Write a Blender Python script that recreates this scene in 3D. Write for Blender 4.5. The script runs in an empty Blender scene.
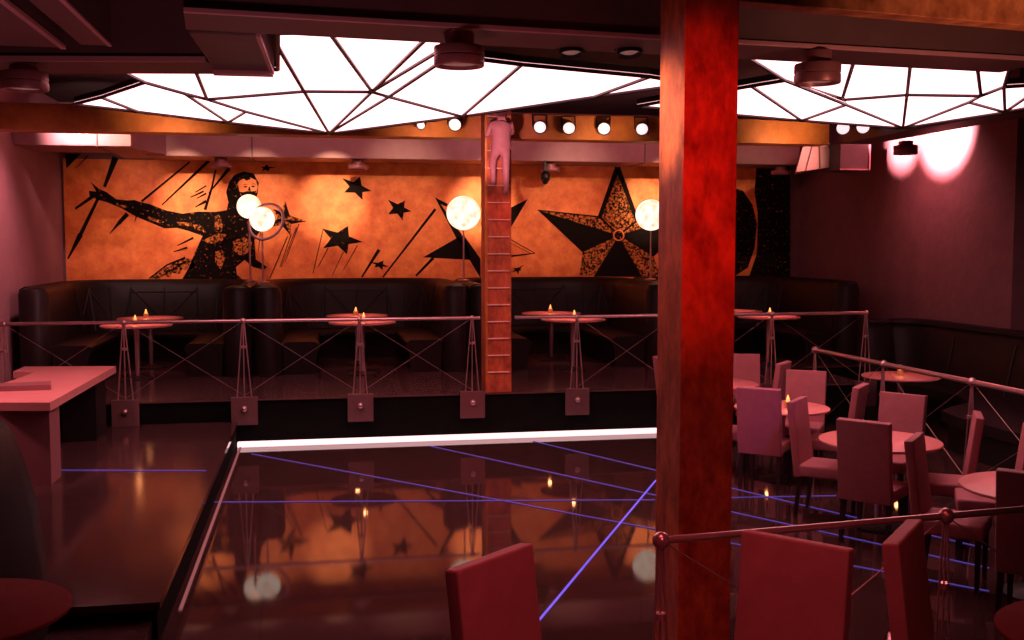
import bpy, bmesh, math, random
from mathutils import Vector, Matrix
from mathutils.geometry import tessellate_polygon
random.seed(7)
PI = math.pi
R = math.radians
S = bpy.context.scene
COL = S.collection

# ------------------------------------------------------------------ camera
CAM_Z = 2.43
YAW, PITCH, F = R(10.5), math.atan(77 / 1056.0), 1056.0
cam_data = bpy.data.cameras.new('camera')
cam_data.sensor_width = 36.0
cam_data.lens = 36.0 * F / 1024.0
cam_data.clip_end = 200
cam = bpy.data.objects.new('camera', cam_data)
COL.objects.link(cam)
cam.location = (0, 0, CAM_Z)
cam.rotation_euler = (PI / 2 - PITCH, 0, -YAW)
S.camera = cam
CAMROT = cam.rotation_euler.to_matrix()


def ray(px, py):
    return CAMROT @ Vector(((px - 512) / F, -(py - 320) / F, -1.0))


def at_z(px, py, z):
    r = ray(px, py)
    return Vector((0, 0, CAM_Z)) + r * ((z - CAM_Z) / r.z)


def at_y(px, py, y):
    r = ray(px, py)
    return Vector((0, 0, CAM_Z)) + r * (y / r.y)


def cd(xc, d, z=0.0):
    """point xc metres beside and d metres in front of the viewpoint, on the room's axes"""
    return Vector((xc * math.cos(YAW) + d * math.sin(YAW), d * math.cos(YAW) - xc * math.sin(YAW), z))


def pd(px, d, z=0.0):
    return cd((px - 512) / F * d, d, z)


# ------------------------------------------------------------------ materials
def mat(name, color, rough=0.6, metal=0.0, noise=None, bump=0.0, bscale=60.0, emit=None, estr=0.0, spec=0.5,
        coat=0.0, alpha=1.0, stretch=(1, 1, 1)):
    m = bpy.data.materials.new(name)
    m.use_nodes = True
    nt = m.node_tree
    b = nt.nodes['Principled BSDF']
    b.inputs['Base Color'].default_value = (*color, 1)
    b.inputs['Roughness'].default_value = rough
    b.inputs['Metallic'].default_value = metal
    b.inputs['Specular IOR Level'].default_value = spec
    b.inputs['Coat Weight'].default_value = coat
    if emit:
        b.inputs['Emission Color'].default_value = (*emit, 1)
        b.inputs['Emission Strength'].default_value = estr
    tc = nt.nodes.new('ShaderNodeTexCoord')
    mp = nt.nodes.new('ShaderNodeMapping')
    mp.inputs['Scale'].default_value = stretch
    nt.links.new(tc.outputs['Object'], mp.inputs['Vector'])
    if noise:
        scale, c2, lo, hi = noise
        n = nt.nodes.new('ShaderNodeTexNoise')
        n.inputs['Scale'].default_value = scale
        n.inputs['Detail'].default_value = 8
        n.inputs['Roughness'].default_value = 0.65
        nt.links.new(mp.outputs[0], n.inputs['Vector'])
        r = nt.nodes.new('ShaderNodeValToRGB')
        r.color_ramp.elements[0].position = lo
        r.color_ramp.elements[0].color = (*color, 1)
        r.color_ramp.elements[1].position = hi
        r.color_ramp.elements[1].color = (*c2, 1)
        nt.links.new(n.outputs['Fac'], r.inputs['Fac'])
        nt.links.new(r.outputs['Color'], b.inputs['Base Color'])
    if bump:
        n2 = nt.nodes.new('ShaderNodeTexNoise')
        n2.inputs['Scale'].default_value = bscale
        n2.inputs['Detail'].default_value = 6
        nt.links.new(mp.outputs[0], n2.inputs['Vector'])
        bp = nt.nodes.new('ShaderNodeBump')
        bp.inputs['Strength'].default_value = bump
        bp.inputs['Distance'].default_value = 0.02
        nt.links.new(n2.outputs['Fac'], bp.inputs['Height'])
        nt.links.new(bp.outputs['Normal'], b.inputs['Normal'])
    return m


M = {}
M['dance_floor'] = mat('dance_floor', (.042, .0165, .016), .04, spec=.14, noise=(3.0, (.056, .022, .021), .35, .7), bump=.004, bscale=40)
M['platform'] = mat('platform_floor', (.046, .019, .020), .12, spec=.10, noise=(4.0, (.058, .025, .026), .35, .7), bump=.02, bscale=40)
M['platform_deck'] = mat('platform_deck', (.10, .043, .046), .16, spec=.2, noise=(4.0, (.12, .052, .055), .35, .7), bump=.02, bscale=40)
M['riser'] = mat('riser_black', (.003, .002, .002), .9, spec=.08, noise=(8, (.007, .005, .005), .3, .7))
M['wall_mauve'] = mat('wall_mauve', (.30, .13, .15), .75, noise=(2.5, (.36, .16, .18), .3, .7), bump=.15, bscale=25)
M['wall_plum'] = mat('wall_plum', (.19, .075, .085), .7, noise=(3.0, (.25, .10, .11), .3, .7), bump=.55, bscale=9)
M['wall_black'] = mat('wall_black', (.02, .012, .013), .8, noise=(3, (.03, .018, .02), .3, .7))
M['ceiling'] = mat('ceiling_dark', (.022, .012, .014), .85, noise=(2, (.035, .018, .02), .3, .7))
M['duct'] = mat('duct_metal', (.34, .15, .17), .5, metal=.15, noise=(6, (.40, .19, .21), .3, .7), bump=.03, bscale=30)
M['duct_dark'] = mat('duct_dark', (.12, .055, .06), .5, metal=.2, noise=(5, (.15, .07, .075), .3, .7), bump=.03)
M['flange'] = mat('flange', (.50, .22, .25), .45, metal=.2, noise=(8, (.55, .26, .28), .3, .7))
M['copper'] = mat('copper_leaf', (.50, .15, .035), .42, metal=.55, noise=(5, (.72, .28, .075), .35, .65), bump=.08, bscale=18)
M['copper_red'] = mat('copper_mottled', (.26, .065, .022), .5, metal=.25, noise=(5.0, (.72, .25, .09), .34, .62), bump=.18, bscale=16, stretch=(1, 1, .7))
M['beam_rust'] = mat('beam_rust', (.46, .13, .04), .5, metal=.15, noise=(4, (.66, .23, .06), .35, .65), bump=.06, bscale=20)
M['mural_gold'] = mat('mural_gold_leaf', (.70, .128, .026), .55, metal=.1, noise=(4.2, (.96, .27, .062), .34, .64), bump=.22, bscale=14)
M['mural_black'] = mat('mural_black_paint', (.006, .003, .003), .8, spec=.08, noise=(20, (.012, .007, .006), .3, .7))
M['mural_mottled'] = mat('mural_mottled_paint', (.006, .003, .003), .8, spec=.08, noise=(20, (.50, .12, .03), .60, .66))
M['mural_flecked'] = mat('mural_flecked_paint', (.007, .004, .004), .8, spec=.1, noise=(24, (.66, .19, .05), .45, .58))
M['leather'] = mat('black_leather', (.013, .0065, .007), .45, spec=.16, noise=(5, (.020, .010, .011), .35, .7), bump=.06, bscale=45)
M['leather_seam'] = mat('leather_seam', (.004, .003, .003), .5, noise=(9, (.007, .005, .005), .3, .7))
M['chair'] = mat('chair_vinyl', (.38, .115, .135), .6, spec=.3, noise=(9, (.45, .145, .165), .3, .7), bump=.05, bscale=120)
M['chair_leg'] = mat('chair_leg_wood', (.018, .009, .009), .4, noise=(12, (.03, .014, .013), .3, .7), stretch=(1, 1, .2))
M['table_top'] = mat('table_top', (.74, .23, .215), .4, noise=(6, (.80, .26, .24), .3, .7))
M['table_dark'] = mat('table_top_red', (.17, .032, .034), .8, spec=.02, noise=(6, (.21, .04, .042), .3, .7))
M['steel'] = mat('brushed_steel', (.60, .34, .36), .28, metal=.75, noise=(30, (.68, .40, .42), .3, .7))
M['cable'] = mat('steel_cable', (.42, .24, .25), .4, metal=.6, noise=(60, (.5, .3, .3), .3, .7))
M['black_metal'] = mat('black_metal', (.012, .008, .009), .45, metal=.3, noise=(20, (.02, .013, .014), .3, .7))
M['lamp_can'] = mat('lamp_can', (.30, .105, .115), .4, metal=.3, noise=(15, (.36, .13, .14), .3, .7))
M['lamp_dark'] = mat('dark_sheet_metal', (.07, .035, .04), .6, metal=.1, noise=(6, (.09, .045, .05), .3, .7))
M['plate'] = mat('mount_plate', (.17, .072, .078), .4, metal=.2, noise=(10, (.2, .085, .09), .3, .7))
M['desk'] = mat('desk_top', (.58, .20, .20), .4, noise=(3, (.66, .25, .24), .3, .7), stretch=(1, 4, 1))
M['desk_base'] = mat('desk_base', (.24, .085, .095), .5, noise=(5, (.28, .10, .11), .3, .7))
M['panel_glow'] = mat('light_panel', (.8, .7, .7), .5, noise=(1.2, (.85, .78, .78), .3, .7), emit=(1.0, .44, .47), estr=3.6)
M['globe'] = mat('globe_glass', (.8, .7, .6), .2, noise=(4, (.9, .8, .7), .3, .7), emit=(1.0, .72, .50), estr=1.35)
nt = M['globe'].node_tree
_n = nt.nodes.new('ShaderNodeTexNoise'); _n.inputs['Scale'].default_value = 6; _n.inputs['Detail'].default_value = 3
_r = nt.nodes.new('ShaderNodeValToRGB')
_r.color_ramp.elements[0].position = .38; _r.color_ramp.elements[0].color = (1, .48, .26, 1)
_r.color_ramp.elements[1].position = .56; _r.color_ramp.elements[1].color = (1, .86, .70, 1)
nt.links.new(nt.nodes['Texture Coordinate'].outputs['Object'], _n.inputs['Vector'])
nt.links.new(_n.outputs['Fac'], _r.inputs['Fac'])
nt.links.new(_r.outputs['Color'], nt.nodes['Principled BSDF'].inputs['Emission Color'])
M['pillar_red'] = mat('pillar_mottled_red', (.26, .035, .016), .5, metal=.2, noise=(9.0, (.66, .145, .055), .33, .64), bump=.2, bscale=22, stretch=(1, 1, .55))
M['lens'] = mat('par_lens', (.8, .6, .6), .2, noise=(9, (.9, .7, .7), .3, .7), emit=(1.0, .70, .72), estr=1.25)
M['lens_dim'] = mat('downlight_lens', (.4, .2, .2), .2, noise=(9, (.5, .25, .25), .3, .7), emit=(1.0, .5, .4), estr=.12)
M['led'] = mat('led_strip', (.9, .7, .7), .3, noise=(4, (.95, .8, .8), .3, .7), emit=(1.0, .62, .63), estr=1.5)
M['led_dim'] = mat('led_edge', (.2, .08, .08), .6, spec=.1, noise=(4, (.25, .1, .1), .3, .7), emit=(1.0, .35, .36), estr=.16)
M['violet'] = mat('laser_line_glow', (.1, .08, .4), .3, noise=(6, (.14, .1, .5), .3, .7), emit=(.12, .085, .55), estr=.45)
M['violet_hi'] = mat('laser_line_glow_bright', (.1, .08, .4), .3, noise=(6, (.14, .1, .5), .3, .7), emit=(.16, .11, .9), estr=.9)
M['flame'] = mat('flame', (1, .4, .1), .5, noise=(20, (1, .6, .2), .3, .7), emit=(1.0, .36, .09), estr=1.7)
M['cup'] = mat('candle_cup', (.45, .16, .07), .2, noise=(20, (.5, .2, .1), .3, .7), emit=(1.0, .25, .06), estr=.16)
M['rung'] = mat('ladder_rung', (.85, .50, .42), .35, metal=.2, noise=(20, (.9, .6, .5), .3, .7))
M['statue'] = mat('statue_suit', (.50, .19, .21), .6, noise=(12, (.58, .24, .26), .3, .7))
M['statue_skin'] = mat('statue_skin', (.48, .17, .18), .6, noise=(12, (.54, .2, .2), .3, .7))
M['statue_hair'] = mat('statue_hair', (.22, .06, .065), .7, noise=(40, (.28, .08, .08), .3, .7))


# ------------------------------------------------------------------ mesh helpers
def link(name, bm, m, parent=None, smooth=False, origin=None):
    bmesh.ops.recalc_face_normals(bm, faces=bm.faces)
    me = bpy.data.meshes.new(name)
    if origin is not None:
        bmesh.ops.translate(bm, verts=bm.verts, vec=-Vector(origin))
    bm.to_mesh(me)
    bm.free()
    if smooth:
        for p in me.polygons:
            p.use_smooth = True
        try:
            me.set_sharp_from_angle(angle=R(40))
        except Exception:
            pass
    me.materials.append(m)
    o = bpy.data.objects.new(name, me)
    COL.objects.link(o)
    if origin is not None:
        o.location = origin
    if parent is not None:
        o.parent = parent
    return o


def tag(o, label=None, cat=None, group=None, kind=None):
    if label:
        o['label'] = label
    if cat:
        o['category'] = cat
    if group:
        o['group'] = group
    if kind:
        o['kind'] = kind
    return o


def empty(name, loc, label, cat, rz=0.0, group=None):
    o = bpy.data.objects.new(name, None)
    COL.objects.link(o)
    o.location = loc
    o.rotation_euler = (0, 0, rz)
    o.empty_display_size = .1
    return tag(o, label, cat, group)


def copy_tree(o, parent=None):
    c = o.copy()
    COL.objects.link(c)
    c.parent = parent
    for ch in list(o.children):
        copy_tree(ch, c)
    return c


def B():
    return bmesh.new()


def box(bm, c, s, rz=0.0, bevel=0.0, rx=0.0, seg=2):
    r = bmesh.ops.create_cube(bm, size=1.0)
    vs = r['verts']
    bmesh.ops.scale(bm, vec=s, verts=vs)
    if bevel:
        es = list({e for v in vs for e in v.link_edges})
        rr = bmesh.ops.bevel(bm, geom=es, offset=bevel, segments=seg, profile=.6, affect='EDGES')
        vs = list({v for f in rr['faces'] for v in f.verts} | {v for v in vs if v.is_valid})
    mtx = Matrix.Translation(c) @ Matrix.Rotation(rz, 4, 'Z') @ Matrix.Rotation(rx, 4, 'X')
    bmesh.ops.transform(bm, matrix=mtx, verts=vs)
    return vs


def tube(bm, p0, p1, r0, r1=None, n=10):
    p0, p1 = Vector(p0), Vector(p1)
    d = p1 - p0
    if r1 is None:
        r1 = r0
    q = d.to_track_quat('Z', 'Y').to_matrix().to_4x4()
    mtx = Matrix.Translation((p0 + p1) / 2) @ q
    bmesh.ops.create_cone(bm, cap_ends=True, segments=n, radius1=r0, radius2=r1, depth=d.length, matrix=mtx)


def ball(bm, c, r, u=16, v=10, s=(1, 1, 1)):
    mtx = Matrix.Translation(c) @ Matrix.Diagonal((*s, 1))
    bmesh.ops.create_uvsphere(bm, u_segments=u, v_segments=v, radius=r, matrix=mtx)


def lathe(bm, prof, c=(0, 0, 0), n=24, mtx=None):
    rings = []
    c = Vector(c)
    for r, z in prof:
        if r < 1e-5:
            p = Vector((0, 0, z))
            p = (mtx @ p) if mtx else p
            rings.append([bm.verts.new(p + c)])
        else:
            row = []
            for k in range(n):
                a = 2 * PI * k / n
                p = Vector((r * math.cos(a), r * math.sin(a), z))
                p = (mtx @ p) if mtx else p
                row.append(bm.verts.new(p + c))
            rings.append(row)
    for a, b in zip(rings, rings[1:]):
        for k in range(n):
            k2 = (k + 1) % n
            if len(a) == 1 and len(b) == 1:
                continue
            if len(a) == 1:
                bm.faces.new((a[0], b[k], b[k2]))
            elif len(b) == 1:
                bm.faces.new((a[k], a[k2], b[0]))
            else:
                bm.faces.new((a[k], a[k2], b[k2], b[k]))


def poly(bm, pts):
    pts = [Vector(p) for p in pts]
    vs = [bm.verts.new(p) for p in pts]
    for t in tessellate_polygon([pts]):
        try:
            bm.faces.new([vs[i] for i in t])
        except ValueError:
            pass
    return vs


def prism(bm, pts2, z0, z1):
    """vertical prism on a plan outline"""
    a = [bm.verts.new((p[0], p[1], z0)) for p in pts2]
    b = [bm.verts.new((p[0], p[1], z1)) for p in pts2]
    n = len(pts2)
    for i in range(n):
        j = (i + 1) % n
        bm.faces.new((a[i], a[j], b[j], b[i]))
    for t in tessellate_polygon([[Vector((p[0], p[1], 0)) for p in pts2]]):
        bm.faces.new([a[i] for i in t])
        bm.faces.new([b[i] for i in t])


def sweep(bm, path, prof):
    """sweep a closed (offset, z) outline along a plan path; offset goes to the path's right-hand normal"""
    rows = []
    n = len(path)
    for i in range(n):
        p = Vector(path[i][:2])
        a = Vector(path[max(i - 1, 0)][:2])
        b = Vector(path[min(i + 1, n - 1)][:2])
        t = (b - a).normalized()
        t1 = (p - a).normalized() if i else t
        k = 1.0 / max(.5, t.dot(t1)) if 0 < i < n - 1 else 1.0
        nn = Vector((t.y, -t.x)) * k
        rows.append([bm.verts.new((p.x + nn.x * o, p.y + nn.y * o, z)) for o, z in prof])
    m = len(prof)
    for r0, r1 in zip(rows, rows[1:]):
        for j in range(m):
            k = (j + 1) % m
            bm.faces.new((r0[j], r0[k], r1[k], r1[j]))
    for r in (rows[0], rows[-1]):
        f = bm.faces.new(r)
        bmesh.ops.triangulate(bm, faces=[f])
    return rows


def hull_mesh(o):
    """freeze an object's modifiers into its mesh"""
    dg = bpy.context.evaluated_depsgraph_get()
    me = bpy.data.meshes.new_from_object(o.evaluated_get(dg))
    o.modifiers.clear()
    o.data = me
    return o


# ------------------------------------------------------------------ room shell
XL, YB, XR = -4.14, 18.70, 9.0
PZ = 0.55          # back platform
SZ = 0.28          # side and front platforms
YE = 13.0          # front edge of the back platform


def struct(name, bm, m, label=None, cat=None, origin=None, smooth=False):
    o = link(name, bm, m, origin=origin, smooth=smooth)
    return tag(o, label, cat, kind='structure')


bm = B(); box(bm, (4.0, 8.9, -.1), (19, 22.0, .2))
struct('floor', bm, M['dance_floor'], 'glossy dark dance floor crossed by violet light lines', 'floor')
bm = B(); box(bm, (4.0, 8.9, 4.85), (19, 22.0, .2))
struct('ceiling', bm, M['ceiling'], 'dark ceiling above the ducts and light panels', 'ceiling')
bm = B(); box(bm, (XL - .1, 8.5, 2.4), (.2, 21, 4.8))
struct('wall_left', bm, M['wall_mauve'], 'mauve side wall beside the desk', 'wall')
bm = B(); box(bm, (3.0, YB + .1, 2.4), (15, .2, 4.8))
struct('wall_back', bm, M['wall_plum'], 'dark end wall that carries the gold mural', 'wall')
bm = B(); box(bm, (XR + .15, (12.46 + YB) / 2, 2.4), (.3, YB - 12.46, 4.8))
struct('wall_right', bm, M['wall_plum'], 'plum plaster side wall with two bright pools of light', 'wall')
bm = B(); box(bm, (XR + .7, 6.4, 2.4), (.2, 16, 4.8))
struct('wall_right_recess', bm, M['wall_black'], 'black recessed wall beyond the plum plaster wall', 'wall')

# back platform: deck and black riser
bm = B(); box(bm, ((XL + XR) / 2, (YE + YB) / 2, PZ / 2 + .235), (XR - XL, YB - YE, .08)) 
EDGE_X = at_y(866, 320, YE - .03).x + .06
bm.free(); bm = B()
prism(bm, [(XL, YE), (EDGE_X, YE), (EDGE_X, 14.9), (XR, 14.9), (XR, YB), (XL, YB)], PZ - .02, PZ)
struct('platform_back', bm, M['platform_deck'], 'raised rear platform carrying the booths and small tables', 'platform')
bm = B()
prism(bm, [(XL, YE + .03), (EDGE_X - .03, YE + .03), (EDGE_X - .03, 14.93), (XR, 14.93), (XR, YB), (XL, YB)], 0, PZ - .02)
struct('riser_back', bm, M['riser'], 'black riser below the rear platform edge', 'riser')
# left platform, its black riser and step
SX = (at_z(241, 449, 0).x + at_z(180, 606, 0).x) / 2 - .035
bm = B(); prism(bm, [(XL, 6.48), (SX, 6.48), (SX, YE), (XL, YE)], SZ - .05, SZ)
struct('platform_side', bm, M['platform'], 'low glossy side platform under the desk', 'platform')
bm = B(); prism(bm, [(XL, 6.51), (SX - .02, 6.51), (SX - .02, YE), (XL, YE)], 0, SZ - .05)
struct('riser_side', bm, M['riser'], 'black riser along the edge of the side platform', 'riser')
bm = B(); prism(bm, [(XL, 5.35), (SX - .05, 5.35), (SX - .05, 6.51), (XL, 6.51)], 0, .16)
struct('platform_step', bm, M['platform'], 'dark step below the side platform', 'step')
# seating platform around the viewpoint
NA = R(6.0)       # the near part of the room is turned a little
bm = B()
q = [cd(-4.2, 4.95), cd(.55, 4.22), cd(4.6, 5.05), cd(7.5, 5.6), cd(7.5, -1.2), cd(-4.2, -1.2)]
q = [(max(XL, p.x), p.y) for p in (cd(-3.9, 5.2), cd(.45, 4.16), cd(.45, 4.16), cd(3.4, 5.02), cd(7.0, 6.1), cd(7.0, -1.0), cd(-3.7, -1.0))]
q.pop(2)
prism(bm, q, 0, SZ)
struct('platform_front', bm, M['platform'], 'raised seating platform behind the nearer railing', 'platform')
# low recess floor edge line on the dance floor
p0, p1 = at_z(240, 449, 0), at_z(178, 610, 0)
bm = B()
L0 = Vector((SX + .035, YE - .05, .006)); L1 = Vector((SX + .035, at_z(178, 611, 0).y, .006))
box(bm, (L0 + L1) / 2, (.022, (L0 - L1).length, .012))
o = link('edge_light', bm, M['led_dim'], origin=(L0 + L1) / 2 * 1.0)
tag(o, 'thin dim pink light strip along the side platform riser', 'light strip')
x1 = at_y(668, 432, YE - .06).x
bm = B(); box(bm, ((SX + x1) / 2, YE - .15, .03), (x1 - SX, .11, .055), bevel=.01)
o = link('edge_light', bm, M['led'], origin=((SX + x1) / 2, YE - .035, 0))
tag(o, 'bright white pink light strip at the foot of the rear platform riser', 'light strip')

# ------------------------------------------------------------------ projected violet laser lines, put in as glowing strips
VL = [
    ((205, 502), (655, 499.7), 'violet', 'glowing strip for a violet laser line running level across the dance floor, crossing the slanting ones'),
    ((251.6, 453.8), (989, 591), 'violet', 'long glowing strip for a violet laser line slanting from the pink strip corner past the nearer railing'),
    ((429.7, 445.8), (989, 568), 'violet', 'glowing strip for a violet laser line slanting from the middle of the pink strip'),
    ((533, 441), (989, 549), 'violet', 'glowing strip for a violet laser line slanting from near the far end of the pink strip'),
    ((535, 625), (656, 480), 'violet_hi', 'brightest glowing strip for a violet laser line, running steeply up to the copper pillar'),
    ((727, 497.5), (836, 495.5), 'violet', 'short level glowing strip for a violet laser line under the chairs beyond the copper pillar'),
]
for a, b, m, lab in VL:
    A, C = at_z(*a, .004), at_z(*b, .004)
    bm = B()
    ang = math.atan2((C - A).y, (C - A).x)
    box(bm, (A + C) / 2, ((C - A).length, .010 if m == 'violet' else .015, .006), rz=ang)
    o = link('laser_line_strip', bm, M[m], origin=(A + C) / 2)
    tag(o, lab, 'light line', 'violet laser lines drawn as glowing strips')
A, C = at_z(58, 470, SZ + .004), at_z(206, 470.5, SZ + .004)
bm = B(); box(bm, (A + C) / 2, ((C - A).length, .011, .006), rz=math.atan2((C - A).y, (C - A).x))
o = link('laser_line_strip', bm, M['violet'], origin=(A + C) / 2)
tag(o, 'glowing strip for a violet laser line on the side platform next to the desk', 'light line', 'violet laser lines drawn as glowing strips')

# ------------------------------------------------------------------ mural
YM = YB - .05
mural = empty('mural', ((at_y(64, 281, YM).x + 8.4) / 2, YB, 1.7), 'gold leaf wall mural of a dark bearded man and black stars', 'mural')
MO = mural.location.copy()


def mpt(px, py, k=0):
    p = at_y(px, py, YM)
    return Vector((p.x, YM - .003 - .002 * k, p.z)) - MO


def mlink(name, bm, m):
    o = link(name, bm, M[m], mural)
    return o


lx, rx_ = at_y(64, 200, YM).x, at_y(758, 200, YM).x
bm = B(); box(bm, Vector(((lx + rx_) / 2, YM + .021, 2.72)) - MO, (rx_ - lx, .04, 2.2)); mlink('gold_panel', bm, 'mural_gold')
dx = at_y(786, 200, YM).x
bm = B(); box(bm, Vector(((dx + rx_) / 2, YM + .021, 2.72)) - MO, (dx - rx_, .04, 2.2)); mlink('dark_panel', bm, 'mural_mottled')
Z5 = lambda x, y: (40 + x / 3.938, 140 + y / 3.938)
Z6 = lambda x, y: (280 + x / 3.938, 140 + y / 3.938)
Z7 = lambda x, y: (170 + x / 4.571, 150 + y / 4.571)
Z8 = lambda x, y: (530 + x / 4.571, 150 + y / 4.571)
# the painted man: arm, head, body
FACE = [(776, 176), (786, 160), (806, 150), (830, 148), (850, 158), (858, 184), (853, 206), (838, 222), (814, 228), (794, 220), (780, 204), (773, 190)]
bm = B(); poly(bm, [mpt(*Z5(*p), 2) for p in FACE]); face_o = mlink('painted_face', bm, 'mural_gold')
for pts in ([(801, 184), (808, 180), (818, 184), (809, 188)], [(831, 183), (840, 179), (849, 183), (840, 187)], [(797, 178), (808, 172), (820, 177), (808, 175)],
            [(830, 176), (842, 171), (851, 176), (841, 174)], [(822, 184), (826, 184), (831, 200), (820, 200)], [(786, 204), (803, 206), (815, 202), (838, 202), (853, 200), (846, 218), (822, 228), (796, 222)],
            [(773, 190), (780, 172), (785, 200), (792, 222), (780, 208)], [(796, 218), (806, 214), (845, 214), (838, 222), (814, 228)], [(800, 150), (822, 146), (832, 154), (812, 160)]):
    bm = B(); poly(bm, [mpt(*Z5(*p), 3) for p in pts]); link('painted_feature', bm, M['mural_black'], face_o)
fig = [(200, 165), (232, 192), (262, 205), (300, 233), (345, 238), (372, 236), (402, 246), (432, 252), (455, 262), (500, 278), (560, 290),
       (625, 282), (690, 283), (735, 276), (742, 245), (733, 205), (745, 165), (765, 138), (802, 124), (840, 132), (862, 168),
       (856, 215), (838, 250), (850, 300), (880, 340), (845, 390), (850, 470), (895, 500), (880, 511), (838, 500), (806, 472), (772, 500),
       (775, 530), (806, 556), (600, 560), (556, 556), (585, 505), (612, 440), (640, 378), (585, 358), (540, 346), (490, 348),
       (440, 327), (380, 302), (320, 268), (262, 244), (232, 236), (212, 228), (140, 275), (138, 266), (196, 222), (193, 200), (222, 203)]
bm = B(); poly(bm, [mpt(*Z5(*p), 1) for p in fig]); mlink('painted_man', bm, 'mural_mottled')
bm = B()
bm = B(); poly(bm, [mpt(*Z5(*p), 1) for p in [(428, 548), (452, 528), (470, 522), (484, 506), (512, 496), (530, 480), (572, 464), (604, 470), (612, 500), (585, 512), (560, 508), (548, 528), (520, 522), (508, 540), (486, 534), (470, 548)]]); mlink('painted_coat_hem', bm, 'mural_flecked')
for pts in ([(690, 300), (706, 296), (720, 330), (716, 360), (700, 372), (688, 345)],
            [(640, 395), (700, 368), (735, 372), (720, 395), (670, 410)],
            [(690, 440), (720, 432), (728, 470), (712, 510), (690, 480)],
            [(760, 400), (800, 380), (835, 400), (830, 440), (790, 455), (758, 435)],
            [(600, 330), (640, 340), (648, 362), (610, 350)],
            [(300, 247), (345, 262), (335, 270), (300, 256)],
            [(425, 300), (490, 322), (478, 330), (425, 312)],
            [(540, 322), (600, 326), (596, 340), (545, 335)]):
    bm = B(); poly(bm, [mpt(*Z5(*p), 2) for p in pts]); mlink('painted_highlight', bm, 'mural_flecked')


def stroke(bm, a, b, w0, w1, Z, k=1):
    a, b = Vector(Z(*a)), Vector(Z(*b))
    d = (b - a).normalized()
    n = Vector((-d.y, d.x))
    poly(bm, [mpt(*(a + n * w0 / 2), k), mpt(*(b + n * w1 / 2), k), mpt(*(b - n * w1 / 2), k), mpt(*(a - n * w0 / 2), k)])


bm = B()
for a, b, w0, w1 in [((298, 68), (254, 185), 6.5, 3), ((228, 232), (160, 372), 3, 4), ((160, 372), (110, 468), 5.5, 1.5),
                     ((345, 290), (310, 328), 4.5, 4), ((310, 328), (274, 370), 3, .5), ((590, 86), (400, 242), 1.6, 2.4), ((665, 82), (480, 256), 3.2, 1.2),
                     ((692, 118), (676, 190), 2, 2), ((676, 190), (650, 275), 2.2, 3), ((745, 112), (664, 210), 3.5, 1),
                     ((655, 180), (612, 206), 1.5, 1), ((645, 202), (592, 226), 2, 1), ((655, 210), (618, 230), 2, 1), ((655, 240), (612, 264), 3, 1),
                     ((604, 385), (540, 416), 2.2, .8), ((580, 424), (526, 440), 2.2, .8), ((380, 300), (372, 325), 1.5, .5),
                     ((190, 62), (140, 112), 1.2, .6), ((432, 545), (500, 492), 1.6, 1.6), ((500, 492), (572, 464), 1.6, 2.6),
                     ((470, 540), (575, 478), 1, 2), ((975, 380), (905, 545), 1.0, .8), ((1010, 345), (950, 500), .8, .6), ((870, 345), (860, 440), 1, .6)]:
    bm = B(); stroke(bm, a, b, w0, w1, Z5); mlink('painted_streak', bm, 'mural_black')
bm = B(); poly(bm, [mpt(*Z5(*p), 1) for p in [(100, 54), (162, 54), (104, 112)]]); mlink('painted_patch', bm, 'mural_black')
bm = B()
for a, b, w0, w1 in [((170, 350), (130, 525), .8, .8), ((190, 425), (150, 500), 1, .6), ((305, 415), (250, 512), 1, .6), ((250, 440), (205, 535), .8, .5),
                     ((390, 432), (322, 540), 3.4, 1.6), ((612, 272), (405, 540), 2.6, 1.6), ((604, 464), (535, 535), 3.0, 2), ((75, 330), (20, 480), .9, .6), ((45, 370), (0, 500), .9, .6)]:
    bm = B(); stroke(bm, a, b, w0, w1, Z6); mlink('painted_streak', bm, 'mural_black')


def star(name, Z, outer, center, ratio, dark, light, k=1):
    """five-pointed faceted star: each arm is split into a dark and a light facet"""
    c = Vector(center)
    n = len(outer)
    inn = []
    for i in range(n):
        a, b = Vector(outer[i]), Vector(outer[(i + 1) % n])
        inn.append(c + ((a + b) / 2 - c) * ratio)
    b1, b2 = B(), B()
    for i in range(n):
        o = Vector(outer[i])
        poly(b1, [mpt(*Z(*c), k), mpt(*Z(*o), k), mpt(*Z(*inn[i]), k)])
        poly(b2, [mpt(*Z(*c), k), mpt(*Z(*inn[i - 1]), k), mpt(*Z(*o), k)])
    o1 = link(name, b1, M[dark], mural)
    link('star_facet', b2, M[light], o1)


star('painted_star', Z6, [(245, 150), (315, 143), (360, 200), (325, 237), (253, 206)], (303, 190), .55, 'mural_black', 'mural_black')
star('painted_star', Z6, [(165, 348), (268, 338), (327, 402), (264, 450), (170, 426)], (240, 390), .55, 'mural_black', 'mural_mottled')
star('painted_star', Z6, [(425, 235), (492, 238), (517, 281), (484, 317), (426, 292)], (470, 272), .55, 'mural_black', 'mural_mottled')
star('painted_star', Z6, [(352, 480), (408, 474), (430, 500), (404, 514), (372, 502)], (392, 490), .5, 'mural_black', 'mural_black')
star('painted_star', Z7, [(470, 268), (526, 232), (624, 326), (552, 392), (455, 350)], (520, 318), .5, 'mural_black', 'mural_flecked')
star('painted_star', Z7, [(412, 76), (440, 66), (490, 78), (450, 98), (418, 96)], (440, 82), .5, 'mural_black', 'mural_black')
bm = B()
for pts in ([(610, 226), (662, 252), (655, 262), (632, 252), (716, 372), (700, 398)],
            [(563, 462), (700, 384), (735, 400), (750, 472)], [(700, 384), (722, 372), (790, 468), (790, 545), (745, 470)],
            [(905, 268), (976, 232), (905, 352)]):
    bm = B(); poly(bm, [mpt(*Z6(*p), 1) for p in pts]); mlink('painted_star', bm, 'mural_black')
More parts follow.
